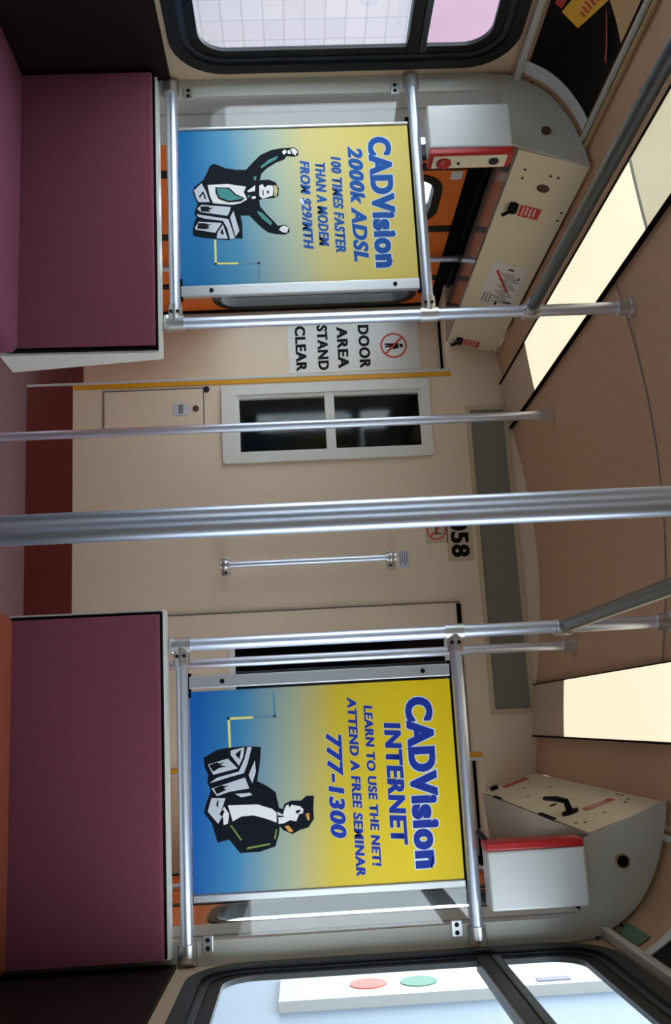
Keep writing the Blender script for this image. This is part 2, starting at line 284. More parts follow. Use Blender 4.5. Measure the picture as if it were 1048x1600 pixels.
# side walls with their window openings
BAYS = [(1.05, 2.42), (-2.20, -.75)]
WZ0, WZ1 = .815, 1.775
def win_loop(y0, y1, d, r): return rr(y0 + d, WZ0 + d, y1 - d, WZ1 - d, r)
for s, nm in ((-1, 'left'), (1, 'right')):
    bm = plate(B(), [(YE, 0), (2.47, 0), (2.47, 1.80), (YE, 1.80)], [win_loop(a, b, .022, .125) for a, b in BAYS], YZ(s * W_, s), .012)
    setting('wall_' + nm, bm, MT['wall'])
    setting('trim_2' if s < 0 else 'trim_3', box(B(), s * 1.168, s * 1.182, YE, 2.44, .0, .80 if s < 0 else .775), MT['wains'])
    # door pocket post and the dark lining above the door, with an added hidden strip blocking light leaks
    setting('trim_4' if s < 0 else 'trim_5', box(B(), s * 1.132, s * 1.205, 2.466, 2.70, 0, 1.775, .004), MT['lightgrey'])
    bm = box(B(), s * 1.129, s * 1.138, 2.545, 2.552, 0, 1.78)
    setting('trim_6' if s < 0 else 'trim_7', bm, MT['grey'])
    bm = box(B(), s * 1.225, s * 1.245, 2.68, 4.25, 1.74, 2.05); box(bm, s * 1.195, s * 1.28, 4.07, 4.25, 0, 2.0); box(bm, s * 1.1925, s * 1.20, 2.41, 2.72, 0, 2.05)
    setting('trim_26' if s < 0 else 'trim_27', plate(B(), [(s * 1.1795, 0), (s * 1.128, 0), (s * 1.122, 1.70), (s * 1.1795, 1.70)], [], XZ(2.456), .008), MT['grey'])
    setting('trim_8' if s < 0 else 'trim_9', bm, MT['matt'])
setting('wall_rear', box(B(), -1.25, 1.25, YE - .05, YE, 0, 2.12), MT['wains'])
setting('light_block', box(B(), -1.25, 1.25, 4.15, 4.25, 0, 2.12), MT['matt'])  # added unseen black plate behind the bulkhead, stops light leaking in
for s in (-1, 1): setting('trim_24' if s < 0 else 'trim_25', box(B(), s * .785, s * 1.26, YB + .03, 4.16, 1.793, 1.83), MT['bulk'])

# windows
def window(name, s, y0, y1, group_full):
    root = empty(name, (s * W_, (y0 + y1) / 2, WZ0), None, None); root['kind'] = 'structure'
    fr = YZ(s * (W_ - .012), s)
    setting('rubber_gasket', plate(B(), win_loop(y0, y1, 0, .145), [win_loop(y0, y1, .034, .115)], fr, .02), MT['black'], root, smooth=True)
    bm = plate(B(), win_loop(y0, y1, .034, .115), [win_loop(y0, y1, .052, .10)], YZ(s * (W_ - .004), s), .012)
    setting('inner_frame', bm, MT['steel'], root, smooth=True)
    bm = plate(B(), win_loop(y0, y1, .052, .10), [win_loop(y0, y1, .080, .075)], YZ(s * (W_ + .000), s), .012)
    setting('inner_gasket', bm, MT['black'], root, smooth=True)
    if group_full:
        bm = box(B(), s * (W_ - .004), s * (W_ + .03), y0 + .05, y1 - .05, 1.466, 1.500, .004)
        setting('sash_bar', bm, MT['black'], root)
        setting('sash_bar', box(B(), s * (W_ - .006), s * (W_ + .02), y0 + .06, y1 - .06, 1.500, 1.520, .003), MT['steel'], root)
    setting('pane', plate(B(), win_loop(y0, y1, .06, .09), [], YZ(s * (W_ + .008), s), .003), MT['glass'], root)
n = 1
for a, b in BAYS:
    for s in (-1, 1):
        window('window_%d' % n, s, a, b, n <= 2); n += 1

# front bulkhead: main face with cab door, window and switch hatch, recessed at both sides
bm = plate(B(), [(-.80, .19), (.80, .19), (.80, 2.10), (-.80, 2.10)], [[(-.745, .855), (-.457, .855), (-.457, 1.665), (-.745, 1.665)], [(.305, .825), (.67, .825), (.67, 1.685), (.305, 1.685)]], XZ(YB), .04)
for s in (-1, 1):
    box(bm, s * .80, s * 1.24, YB, YB + .04, 1.79, 2.10)              # face above the recess
    box(bm, s * .785, s * .80, YB + .04, YR + .02, 0, 1.80)             # return
    box(bm, s * .80, s * 1.26, YR, YR + .03, .0, 1.80)                  # recessed side
setting('wall_front', bm, MT['bulk'])
bm = box(B(), -.80, .80, YB - .006, YB + .04, 0, .19)
for s in (-1, 1): box(bm, s * .80, s * 1.24, YR - .006, YR + .03, 0, .19)
setting('baseboard_front', bm, MT['band'])
for s in (-1, 1):
    setting('trim_10' if s < 0 else 'trim_11', box(B(), s * .782, s * .801, YB - .004, YB + .01, .19, 1.79), MT['yellow'])
    setting('trim_12' if s < 0 else 'trim_13', box(B(), s * .801, s * .813, YB - .006, YB + .03, 0.0, 1.79, .002), MT['lightgrey'])
    setting('trim_14' if s < 0 else 'trim_15', box(B(), s * .815, s * 1.20, YR - .012, YR, 1.782, 1.792), MT['matt'])
# window in the bulkhead
root = empty('window_5', (-.60, YB, .81), None, None); root['kind'] = 'structure'
bm = plate(B(), rr(-.77, .81, -.432, 1.69, .012, 3), [[(-.728, .872), (-.474, .872), (-.474, 1.652), (-.728, 1.652)]], XZ(YB - .014), .016)
setting('window_frame', bm, MT['white'], root)
bm = plate(B(), [(-.745, .855), (-.457, .855), (-.457, 1.668), (-.745, 1.668)], [[(-.713, .884), (-.480, .884), (-.480, 1.643), (-.713, 1.643)]], XZ(YB - .006), .03)
box(bm, -.73, -.47, YB - .008, YB + .02, 1.243, 1.284, .003)
setting('window_bar', bm, MT['white'], root)
setting('pane', box(B(), -.74, -.46, YB + .018, YB + .024, .87, 1.66), MT['dglass'], root)
# cab door
root = empty('door_3', (.49, YB, .19), None, None); root['kind'] = 'structure'
bm = plate(B(), [(.19, .20), (.775, .20), (.775, 1.738), (.19, 1.738)], [[(.315, .835), (.66, .835), (.66, 1.675), (.315, 1.675)]], XZ(YB - .006), .02)
setting('door_leaf', bm, MT['bulk'], root)
bm = plate(B(), [(.295, .812), (.68, .812), (.68, 1.695), (.295, 1.695)], [[(.318, .835), (.657, .835), (.657, 1.672), (.318, 1.672)]], XZ(YB - .011), .012)
setting('window_frame', bm, MT['white'], root)
setting('pane', box(B(), .31, .665, YB + .004, YB + .008, .83, 1.68), MT['dglass'], root)
bm = box(B(), .184, .188, YB - .008, YB, .20, 1.745); box(bm, .184, .78, YB - .008, YB, 1.741, 1.746)
setting('door_gap', bm, MT['greyink'], root)
setting('hinge', box(B(), .196, .275, YB - .016, YB - .006, 1.733, 1.750), MT['matt'], root)

# folding side doors
def folding_door(name, s):
    root = empty(name, (s * 1.21, 3.35, .05), None, None); root['kind'] = 'structure'
    xo = s * 1.198
    for y0, y1 in ((2.60, 2.945), (2.990, 3.375), (3.420, 3.796), (3.842, 4.085)):
        a, b = y0 + .022, y1 - .022
        lf = setting('door_leaf', plate(B(), [(y0, .05), (y1, .05), (y1, 1.745), (y0, 1.745)], [rr(a + .02, .80, b - .02, 1.645, .085)], YZ(xo, s), .03), MT['doororange'], root)
        setting('window_gasket', plate(B(), rr(a, .78, b, 1.675, .105), [rr(a + .032, .812, b - .032, 1.643, .075)], YZ(xo - s * .006, s), .042), MT['black'], lf, smooth=True)
        setting('pane', plate(B(), rr(a + .03, .81, b - .03, 1.645, .075), [], YZ(xo + s * .014, s), .004), MT['glass'], lf)
    for y0, y1 in ((2.945, 2.990), (3.375, 3.420), (3.796, 3.842), (4.085, 4.13)):
        setting('rubber_edge', box(B(), xo - s * .004, xo + s * .03, y0, y1, .05, 1.745, .004), MT['black'], root)
    setting('door_track', box(B(), xo + s * .0, s * 1.24, 2.66, 4.2, 1.749, 1.88), MT['matt'], root)
    setting('track_rail', box(B(), xo - s * .012, xo + s * .0, 2.66, 4.12, 1.80, 1.812), MT['steel'], root)
    gb = setting('grab_rod', tube(B(), [(s * 1.172, 3.60, .30), (s * 1.172, 3.60, 1.815)], .0125), MT['metal'], root, smooth=True)
    setting('rod_cap', tube(B(), [(s * 1.172, 3.60, 1.80), (s * 1.172, 3.60, 1.835)], .018), MT['chrome'], gb, smooth=True)
    return root
dl = folding_door('door_1', -1); folding_door('door_2', 1)
bm = box(B(), -1.1975, -1.196, 3.0, 3.05, 1.692, 1.732)
setting('notice', bm, MT['label'], dl)

# ------------------------------------------------------------------ ceiling lights
def luminaire(s, label):
    t = empty('ceiling_light', (s * .632, 3.42, 2.0), label, 'ceiling light', 'strip lights along the ceiling')
    x0, x1 = s * .535, s * .728
    def run(y0, y1, d, th):
        bm = B(); prof = []
        for i in range(9):
            k = i / 8; prof.append((x0 + (x1 - x0) * k, 2.016 - .020 * k - .001 * math.sin(math.pi * k) - d))
        return prism(bm, prof + [(a, b + th) for a, b in prof[::-1]], y0, y1)
    bm = B()
    prism(bm, [(x0 - s * .004, 2.040), (x0 - s * .004, 2.013), (x0, 2.013), (x0, 2.040)], -2.59, 3.885)
    prism(bm, [(x1 + s * .006, 2.022), (x1 + s * .006, 1.990), (x1, 1.990), (x1, 2.022)], -2.59, 3.885)
    obj('tray_edge', bm, MT['matt'], t)
    obj('end_cover', run(3.42, 3.885, 0, .004), MT['tan'], t)
    for i, (a, b) in enumerate(((2.205, 3.418), (.985, 2.195), (-.235, .975), (-1.455, -.245))):
        obj('diffuser', run(a, b, .002, .004), MT['lens'] if i == 0 else MT['lens2'], t, smooth=True)
    for y in (2.2, .98): obj('diffuser_joint', run(y - .007, y + .007, .004, .008), MT['white'], t)
luminaire(-1, 'lit ceiling strip light on the side of the white route sticker')
luminaire(1, 'lit ceiling strip light on the side of the protruding lever latch')

# ------------------------------------------------------------------ cabinets over the doors
def header(s, label):
    t = empty('header_cabinet', (s * 1.05, 2.49, 1.78), label, 'cabinet', 'cabinets above the side doors')
    sec = [(s * 1.178, 1.70), (s * 1.122, 1.70), (s * 1.112, 1.742), (s * .957, 1.742), (s * .942, 1.776)] + [(s * x * .994, z - .012) for x, z in COVE]
    obj('end_panel', prism(B(), sec, 2.456, 2.464), MT['grey'], t)
    # front panel, leaning
    o = Vector((s * .935, 0, 1.78)); v = Vector((s * -.063, 0, .208)); v.normalize(); nn = Vector((0, 1, 0)).cross(v) * (-s)
    if nn.x * s > 0: nn = -nn
    fr = (o, (0, 1, 0), v, -nn)
    fp = obj('front_panel', plate(B(), rr(2.468, .004, 3.893, .213, .004, 2), [], fr, .014), MT['cream'], t)
    obj('panel_gap', plate(B(), [(2.48, -.002), (3.895, -.002), (3.895, .215), (2.48, .215)], [], (o - nn * .006, (0, 1, 0), v, -nn), .008), MT['matt'], t)
    obj('underside', prism(B(), [(s * .938, 1.778), (s * 1.095, 1.790), (s * 1.095, 1.797), (s * .938, 1.786)], 2.465, 3.895), MT['under'], t)
    obj('shade_board', prism(B(), [(s * 1.095, 1.797), (s * 1.215, 1.883), (s * 1.215, 1.89), (s * 1.095, 1.804)], 2.465, 3.895), MT['matt'], t)  # black board standing in for the shade inside the cabinet
    def on(y, h, lift=.0): return o + Vector((0, y, 0)) + v * h + nn * lift
    def dots(pts, r=.0045):
        bm = B()
        for y, h in pts: disc(bm, on(y, h, 0), nn, r, .0012, 10)
        return bm
    fo = (o + nn * .0006, (0, 1, 0), v, nn)
    def rect(y0, y1, h0, h1): return [(y0, h0), (y1, h0), (y1, h1), (y0, h1)]
    if s < 0:
        for q in [(2.553, .042), (2.597, .044), (2.555, .12), (2.555, .143), (2.731, .199), (2.778, .199), (3.86, .03), (3.875, .2)]: obj('screw', dots([q]), MT['ink'], fp)
        obj('round_grille', disc(B(), on(2.624, .114, 0), nn, .019, .003), MT['brown'], fp, smooth=True)
        for y in (2.748, 3.835):
            bm = plate(B(), rr(y - .016, .036, y + .040, .066, .0145, 5), [], (o, (0, 1, 0), v, nn), .010)
            tube(bm, [on(y + .025, .045, .010), on(y + .05, .026, .014)], .006, 8)
            obj('latch', bm, MT['ink'], fp, smooth=True)
        for y0, y1, h0, h1 in ((2.738, 2.808, .072, .138), (3.82, 3.885, .072, .138)):
            st = obj('sticker', plate(B(), rect(y0, y1 - .006, h0, h1), [], fo, .0006), MT['redtag'], fp)
            bm = B()
            for k in range(4): plate(bm, rect(y0 + .006, y1 - .012 - .008 * (k % 2), h0 + .01 + .012 * k, h0 + .014 + .012 * k), [], (o + nn * .0013, (0, 1, 0), v, nn), .0003)
            obj('sticker_lines', bm, MT['label'], st)
        st = obj('route_sticker', plate(B(), rect(3.12, 3.46, .06, .185), [], fo, .0006), MT['label'], fp)
        ff = (o + nn * .0013, (0, 1, 0), v, nn)
        bm = plate(B(), [(3.17, .085), (3.185, .08), (3.33, .145), (3.32, .152)], [], ff, .0003)
        obj('route_line', bm, MT['redtag'], st)
        bm = B()
        for k in range(16): plate(bm, rect(3.19 + .015 * k, 3.196 + .015 * k, .10 + (k % 3) * .01, .15 + (k % 4) * .008), [], ff, .0003)
        for k in range(3): plate(bm, rect(3.36, 3.44, .07 + .012 * k, .075 + .012 * k), [], ff, .0003)
        obj('route_text', bm, MT['greyink'], st)
        for y, h, dy, dh in ((3.15, .12, .012, .02), (3.40, .15, .012, .03), (3.42, .12, .025, .01), (3.20, .165, .02, .006)): obj('route_mark', plate(B(), rect(y, y + dy, h, h + dh), [], ff, .0003), MT['ink'], st)
    else:
        for q in [(2.60, .036), (2.63, .10), (2.772, .20), (2.81, .2), (2.66, .17), (2.68, .185), (2.64, .02), (3.03, .062), (3.37, .062), (3.40, .15), (3.6, .1), (3.86, .03)]: obj('screw', dots([q]), MT['ink'], fp)
        obj('round_grille', disc(B(), on(3.028, .062, 0), nn, .012, .003), MT['brown'], fp, smooth=True)
        lt = obj('latch', disc(B(), on(2.80, .052, 0), nn, .024, .008), MT['ink'], fp, smooth=True)
        bm = tube(B(), [on(2.80, .052, .008), on(2.80, .052, .035), on(2.83, .035, .045), on(2.90, .018, .047)], [.010, .009, .008, .006], 10)
        obj('lever', bm, MT['ink'], lt, smooth=True)
        st = obj('sticker', plate(B(), rect(2.745, 2.80, .085, .17), [], fo, .0006), MT['redtag'], fp)
        bm = B()
        for k in range(3): plate(bm, rect(2.752 + .014 * k, 2.757 + .014 * k, .092, .155 - .01 * (k % 2)), [], (o + nn * .0013, (0, 1, 0), v, nn), .0003)
        obj('sticker_lines', bm, MT['label'], st)
        obj('sticker', plate(B(), rect(3.78, 3.86, .07, .17), [], fo, .0006), MT['redtag'], fp)
        obj('latch', disc(B(), on(3.85, .04, 0), nn, .016, .014), MT['ink'], fp, smooth=True)
        for q in (rect(2.80, 2.98, -.004, .010), rect(3.55, 3.68, -.004, .008)): obj('worn_edge', plate(B(), q, [], (o, (0, 1, 0), v, nn), .002), MT['matt'], fp)
    gx = -.982 if s < 0 else 1.003; gz = 1.864 if s < 0 else 1.855
    g = obj('speaker_rim', disc(B(), (gx, 2.456, gz), (0, -1, 0), .0185, .004), MT['brass'] if s > 0 else MT['grey'], t, smooth=True)
    obj('speaker_mesh', disc(B(), (gx, 2.456, gz), (0, -1, 0), .0145, .0052), MT['brown'] if s < 0 else MT['ink'], g, smooth=True)
header(-1, 'cream cabinet above the door with a white route sticker and two red stickers')
header(1, 'cream cabinet above the door with a protruding black lever latch')

# equipment boxes hanging in front of the cabinets
def alarm_box(s, x0, label):
    t = empty('equipment_box', (s * (x0 + .05), 2.45, 1.52), label, 'box', 'grey and red boxes below the cabinets')
    obj('body', box(B(), s * x0, s * (x0 + .132), 2.375, 2.453, 1.514, 1.744, .005), MT['lightgrey'], t, label='light grey sheet metal body')
    xs = s * (x0 - .020)
    fr = obj('side_cover', box(B(), xs, s * (x0 - .0005), 2.377, 2.451, 1.512, 1.744, .004), MT['red'], t, label='red side cover')
    obj('mounting_plate', box(B(), s * (x0 + .045), s * (x0 + .11), 2.435, 2.4555, 1.62, 1.74), MT['grey'], t)
    if s < 0:
        obj('name_strip', box(B(), xs - s * .0015, xs + s * .001, 2.386, 2.444, 1.524, 1.730, .0005), MT['cream'], fr)
        obj('push_button', tube(B(), [(xs, 2.415, 1.555), (xs - s * .009, 2.415, 1.555), (xs - s * .014, 2.415, 1.555)], [.021, .021, .014], 20), MT['red'], fr, smooth=True)
        obj('key_switch', tube(B(), [(xs, 2.412, 1.695), (xs - s * .006, 2.412, 1.695)], .014, 16), MT['steel'], fr, smooth=True)
        obj('indicator', tube(B(), [(xs, 2.420, 1.597), (xs - s * .004, 2.420, 1.597)], .005, 10), MT['steel'], fr, smooth=True)
    else:
        bm = tube(B(), [(xs + s * .004, 2.45, 1.527), (xs - s * .012, 2.455, 1.515), (xs - s * .02, 2.46, 1.51)], .008, 8)
        obj('key_switch', bm, MT['steel'], fr, smooth=True)
alarm_box(-1, .889, 'grey and red box with a round red push button on its cream strip')
alarm_box(1, .953, 'grey and red box with plain red side beside the panel of the seated woman poster')

# ------------------------------------------------------------------ windscreens with their poles
YW = 2.45
def windscreen(s, label):
    t = empty('windscreen', (s * .425, YW, .76), label, 'windscreen', 'windscreens behind the bench seats')
    px = s * (.432 if s < 0 else .429)
    zc = ceil_z(px)
    obj('pole', tube(B(), [(px, YW, .771), (px, YW, zc - .004)], .0162, 24), MT['metal'], t, smooth=True)
    bm = tube(B(), [(px, YW, zc - .042), (px, YW, zc - .002)], .0225, 24); tube(bm, [(px, YW, zc - .008), (px, YW, zc + .002)], .027, 24)
    obj('ceiling_flange', bm, MT['chrome'], t, smooth=True)
    for z in (1.487, .801):
        xw = s * 1.152
        obj('cross_tube', tube(B(), [(px, YW, z), (xw, YW, z)], .0155, 24), MT['metal'], t, smooth=True)
        # elbow bracket on the side wall and its little screw plate
        bm = tube(B(), [(s * 1.128, YW, z), (s * 1.150, YW, z), (s * 1.158, YW, z)], .0205, 20)
        ball(bm, (s * 1.155, YW, z), .021); box(bm, s * 1.125, s * 1.178, YW - .002, YW + .0055, z - .022, z + .022, .006)
        wb = obj('wall_bracket', bm, MT['chrome'], t, smooth=True)
        zz = z - .048 if z > 1 else z + .048
        wb = obj('screw_plate', box(B(), s * 1.112, s * 1.150, YW - .002, YW + .0055, zz - .013, zz + .013, .002), MT['chrome'], t)
        obj('screw', disc(B(), (s * 1.122, YW - .002, zz), (0, -1, 0), .0055, .001, 12), MT['ink'], wb)
        obj('screw', disc(B(), (s * 1.140, YW - .002, zz), (0, -1, 0), .0055, .001, 12), MT['ink'], wb)
        # clamp on the pole
        bm = tube(B(), [(px, YW, z - .024), (px, YW, z + .024)], .0205, 24); tube(bm, [(px, YW, z), (px + s * .05, YW, z)], .0195, 24)
        if z < 1:
            box(bm, px - s * .02, px + s * .022, YW - .018, YW + .018, z - .031, z - .015, .006)
        cl = obj('pole_clamp', bm, MT['chrome'], t, smooth=True)
        obj('screw', disc(B(), (px + s * .028, YW - .019, z + .008), (0, -1, 0), .0045, .003, 12), MT['ink'], cl)
        obj('screw', disc(B(), (px + s * .028, YW - .019, z - .010), (0, -1, 0), .0045, .003, 12), MT['ink'], cl)
    # clear sheet, edge strips
    obj('clear_panel', box(B(), s * .50, s * 1.12, YW + .010, YW + .014, .822, 1.472), MT['clear'], t)
    obj('edge_gap', box(B(), s * .50, s * 1.04, YW + .004, YW + .009, 1.462, 1.474), MT['matt'], t)
    for x0, x1 in ((.508, .538), (1.022, 1.038) if s > 0 else (1.012, 1.020)):
        ch = obj('poster_channel', box(B(), s * x0, s * x1, YW - .006, YW + .010, .818, 1.468, .002), MT['alu'], t)
        if x0 < .6:
            obj('screw', disc(B(), (s * .523, YW - .006, .90), (0, -1, 0), .006, .002, 14), MT['ink'], ch)
            obj('screw', disc(B(), (s * .523, YW - .006, 1.40), (0, -1, 0), .006, .002, 14), MT['ink'], ch)
    obj('bottom_stop', box(B(), s * .50, s * .56, YW - .004, YW + .01, .806, .822), MT['matt'], t)
windscreen(-1, 'clear windscreen of silver tubes holding the poster of the man with raised arms')
windscreen(1, 'clear windscreen of silver tubes holding the poster of the woman in a dark jacket')

# posters
def poster(x0, label, bodymat, art, lines, inks):
    P = (x0, YW + .004, .818)
    b = obj('advertising_poster', box(B(), x0, x0 + .475, YW - .001, YW + .0045, .818, 1.466), bodymat, None, origin=P)
    tag(b, label, 'poster', 'posters in the windscreens')
    y = YW - .0011
    def fr(lift): return ((x0, y - lift, .818), (1, 0, 0), (0, 0, 1), (0, -1, 0))
    for body, x, z, x1, z1, bold, halo, shear in lines:
        if halo: obj('lettering_outline', text_bm(B(), body, x, z, x1, z1, fr(.0002), bold, halo, shear, 0), MT['halo'], b)
        obj('lettering', text_bm(B(), body, x, z, x1, z1, fr(.0006), bold, 0, shear, 0), inks, b)
    ill = obj('illustration', plate(B(), art['dark'], [], fr(.0002), .0003), MT['navy'], b)
    for k, mm, lf in (('white', 'wink', .0007), ('grey', 'gink', .0007), ('teal', 'teal', .0017), ('beige', 'beige', .0012), ('orange', 'oink', .0012), ('green', 'gnink', .0012), ('black', 'ink', .0012)):
        if k not in art: continue
        for pl in art[k]: obj('printed_shape', plate(B(), pl, [], fr(lf), .0003), MT[mm], ill)
    p = art['line']; h = .0028
    def seg(a, c):
        d = Vector((c[0] - a[0], c[1] - a[1])).normalized(); nrm = Vector((-d.y, d.x)) * h; e = d * h
        return [(a[0] - e.x + nrm.x, a[1] - e.y + nrm.y), (a[0] - e.x - nrm.x, a[1] - e.y - nrm.y), (c[0] + e.x - nrm.x, c[1] + e.y - nrm.y), (c[0] + e.x + nrm.x, c[1] + e.y + nrm.y)]
    m1 = ((p[1][0] + p[2][0]) / 2, (p[1][1] + p[2][1]) / 2)
    bm = plate(B(), seg(p[0], p[1]), [], fr(.0002), .0003); plate(bm, seg(p[1], m1), [], fr(.0002), .0003)
    obj('printed_cable', bm, MT['cable'], b)
    bm = plate(B(), seg(m1, p[2]), [], fr(.0001), .0003); plate(bm, seg(p[2], p[3]), [], fr(.0001), .0003)
    obj('printed_cable', bm, MT['cableb'], b)
poster(-1.010, 'blue and yellow poster of a man with both arms raised, offering 2000k ADSL',
       grad_mat('poster_print_glare', [(0.03, (20, 116, 178)), (.2, (70, 145, 180)), (.40, (176, 192, 170)), (.55, (222, 206, 126)), (.8, (236, 212, 104))], -.10, .648), ART_MAN,  # paler tones put the glare on this poster into its print colours
       [('CADVision', .034, .532, .436, .598, .042, .034, 0), ('2000k ADSL', .062, .474, .416, .516, .034, .018, .22),
        ('100 TIMES FASTER', .092, .425, .386, .454, .03, .016, .22), ('THAN A MODEM', .110, .380, .366, .409, .03, .016, .22), ('FROM $29/MTH', .102, .333, .373, .365, .03, .016, .22)], MT['blueink'])
poster(.545, 'blue and yellow poster of a woman with telephone number 777-1300',
       grad_mat('poster_print_deep', [(0.04, (20, 98, 176)), (.2, (60, 132, 178)), (.38, (160, 172, 150)), (.56, (216, 188, 50)), (.85, (242, 208, 22))], .06, .648), ART_WOMAN,
       [('CADVision', .041, .532, .446, .600, .042, .034, 0), ('INTERNET', .100, .477, .390, .518, .034, .02, .08),
        ('LEARN TO USE THE NET!', .055, .429, .435, .451, .03, .014, .12), ('ATTEND A FREE SEMINAR', .033, .389, .456, .412, .03, .014, .12), ('777-1300', .118, .332, .366, .371, .034, .018, .2)], MT['blueink2'])

# ------------------------------------------------------------------ bench seats
def bench(s, label, cushion_mat, xin):
    t = empty('bench_seat', (s * .75, 2.3, 0), label, 'bench seat', 'bench seats in front of the windscreens')
    x0, x1 = s * xin, s * 1.155
    sh = xin - .002
    # shell: wedge, thicker at the bottom
    bm = B(); plate(bm, [(2.400, .768), (2.448, .768), (2.505, .355), (2.385, .355)], [], YZ(s * sh, s), abs(1.15 - sh))
    obj('back_shell', bm, MT['white'], t, label='cream moulded shell around the backrest')
    bm = B(); plate(bm, [(2.386, .762), (2.402, .762), (2.392, .372), (2.371, .372)], [], YZ(s * (sh + .006), s), abs(1.145 - sh - .006))
    obj('shell_gap', bm, MT['matt'], t)
    bm = B()
    sx = s * (xin + .012)
    plate(bm, rr(2.372, .385, 2.392, .757, .008, 4), [], YZ(sx, s), abs(1.145 - xin - .012))
    obj('backrest', bm, MT['seat'], t, smooth=True)
    cu = box(B(), s * (xin - .004), x1, 1.90, 2.378, .30, .407, .022, 4)
    obj('seat_cushion', cu, cushion_mat, t, smooth=True)
    bm = box(B(), s * (xin + .01), x1, 1.93, 2.36, .24, .302, .008); box(bm, s * (xin + .12), x1, 2.0, 2.34, 0, .245, .01)
    obj('seat_base', bm, MT['grey'], t)
bench(-1, 'maroon bench seat with maroon cushion in front of the raised arms poster', MT['seat2'], .334)
bench(1, 'maroon bench seat with rust cushion in front of the dark jacketed woman poster', MT['orangeseat'], .345)

# ------------------------------------------------------------------ poles and rails
def pole(x, y, label, zt=None):
    t = empty('grab_pole', (x, y, 0), label, 'pole', 'free standing grab poles')
    z = zt or ceil_z(x)
    obj('pole_tube', tube(B(), [(x, y, 0), (x, y, z - .004)], .0162, 28), MT['metal'], t, smooth=True)
    bm = tube(B(), [(x, y, z - .045), (x, y, z - .004)], .0215, 24); tube(bm, [(x, y, z - .010), (x, y, z + .001)], .0255, 24)
    obj('ceiling_flange', bm, MT['chrome'], t, smooth=True)
    obj('floor_flange', tube(B(), [(x, y, 0), (x, y, .012), (x, y, .03)], [.04, .038, .021], 24), MT['chrome'], t, smooth=True)
pole(-.418, 3.356, 'slim silver pole standing before the black two-pane bulkhead window')
pole(.418, 3.356, 'slim silver pole standing before the cab door')
pole(.427, .985, 'thick silver pole crossing the view closest to the camera')
for s, lb in ((-1, 'overhead silver handrail clamped to the pole beside the door clear sign'), (1, 'overhead silver handrail clamped to the pole before the cab door')):
    x = s * .431
    t = empty('overhead_handrail', (x, 2.43, 1.765), lb, 'handrail', 'overhead handrails')
    obj('rail_tube', tube(B(), [(x, -2.59 if s < 0 else 1.003, 1.765), (x, 2.425, 1.765)], .0162, 24), MT['rail'], t, smooth=True)
    bm = tube(B(), [(x, 2.405, 1.765), (x, 2.436, 1.765)], .0205, 20); tube(bm, [(x, 2.45, 1.742), (x, 2.45, 1.788)], .0205, 20); box(bm, x - .012, x + .012, 2.425, 2.45, 1.75, 1.78, .004)
    obj('rail_clamp', bm, MT['chrome'], t, smooth=True)

# ------------------------------------------------------------------ things on the bulkhead
t = empty('wall_handrail', (0, YB, .80), 'short silver grab handle upright on the middle of the bulkhead', 'handrail')
yb = YB - .05
obj('rail_tube', tube(B(), [(0, yb, .815), (0, yb, 1.475)], .0125, 20), MT['metal'], t, smooth=True)
for z in (.81, 1.478):
    bm = tube(B(), [(0, yb, z - .02), (0, yb, z + .02)], .019, 20); ball(bm, (0, yb, z), .022)
    tube(bm, [(0, yb, z), (0, YB - .006, z)], .015, 16); box(bm, -.036, .036, YB - .008, YB, z - .017, z + .017, .004)
    br = obj('rail_bracket', bm, MT['chrome'], t, smooth=True)
    obj('screw', disc(B(), (-.026, YB - .008, z), (0, -1, 0), .006, .004, 12), MT['steel'], br)
    obj('screw', disc(B(), (.026, YB - .008, z), (0, -1, 0), .006, .004, 12), MT['steel'], br)
def flat(name, x0, x1, z0, z1, y, m, label, cat, th=.0015):
    o = obj(name, box(B(), x0, x1, y - th, y, z0, z1), m, None, origin=((x0 + x1) / 2, y, z0)); tag(o, label, cat); return o
def fx(y): return ((0, y, 0), (1, 0, 0), (0, 0, 1), (0, -1, 0))
o = flat('instruction_label', -.034, .036, 1.512, 1.556, YB, MT['gink'], 'small grey instruction label above the bulkhead grab handle', 'label')
bm = B()
for k in range(4): box(bm, -.028, .028 - .01 * (k % 2), YB - .0022, YB - .0015, 1.519 + k * .009, 1.5225 + k * .009)
obj('printed_lines', bm, MT['greyink'], o)
o = flat('number_sign', -.232, .020, 1.718, 1.825, YB, MT['ventf'], 'black fleet number 2058 on a pale plate under the grey grille', 'sign', .001)
obj('lettering', text_bm(B(), '2058', -.215, 1.733, .004, 1.808, fx(YB - .001), .03, 0, 0, 0, .0005), MT['ink'], o)
o = flat('no_smoking_sign', -.165, -.058, 1.630, 1.722, YB, MT['ventf'], 'small round red no smoking sign under the fleet number', 'sign', .001)
cx, cz = -.112, 1.676
obj('red_ring', plate(B(), circ(cx, cz, .040), [circ(cx, cz, .034)], fx(YB - .001), .0006), MT['redtag'], o)
bm = plate(B(), [(cx - .026, cz + .021), (cx - .021, cz + .026), (cx + .026, cz - .021), (cx + .021, cz - .026)], [], fx(YB - .0018), .0004)
obj('red_slash', bm, MT['redtag'], o)
bm = box(B(), cx - .024, cx + .018, YB - .0016, YB - .001, cz - .004, cz + .004); box(bm, cx + .012, cx + .017, YB - .0016, YB - .001, cz + .006, cz + .022)
obj('cigarette', bm, MT['ink'], o)
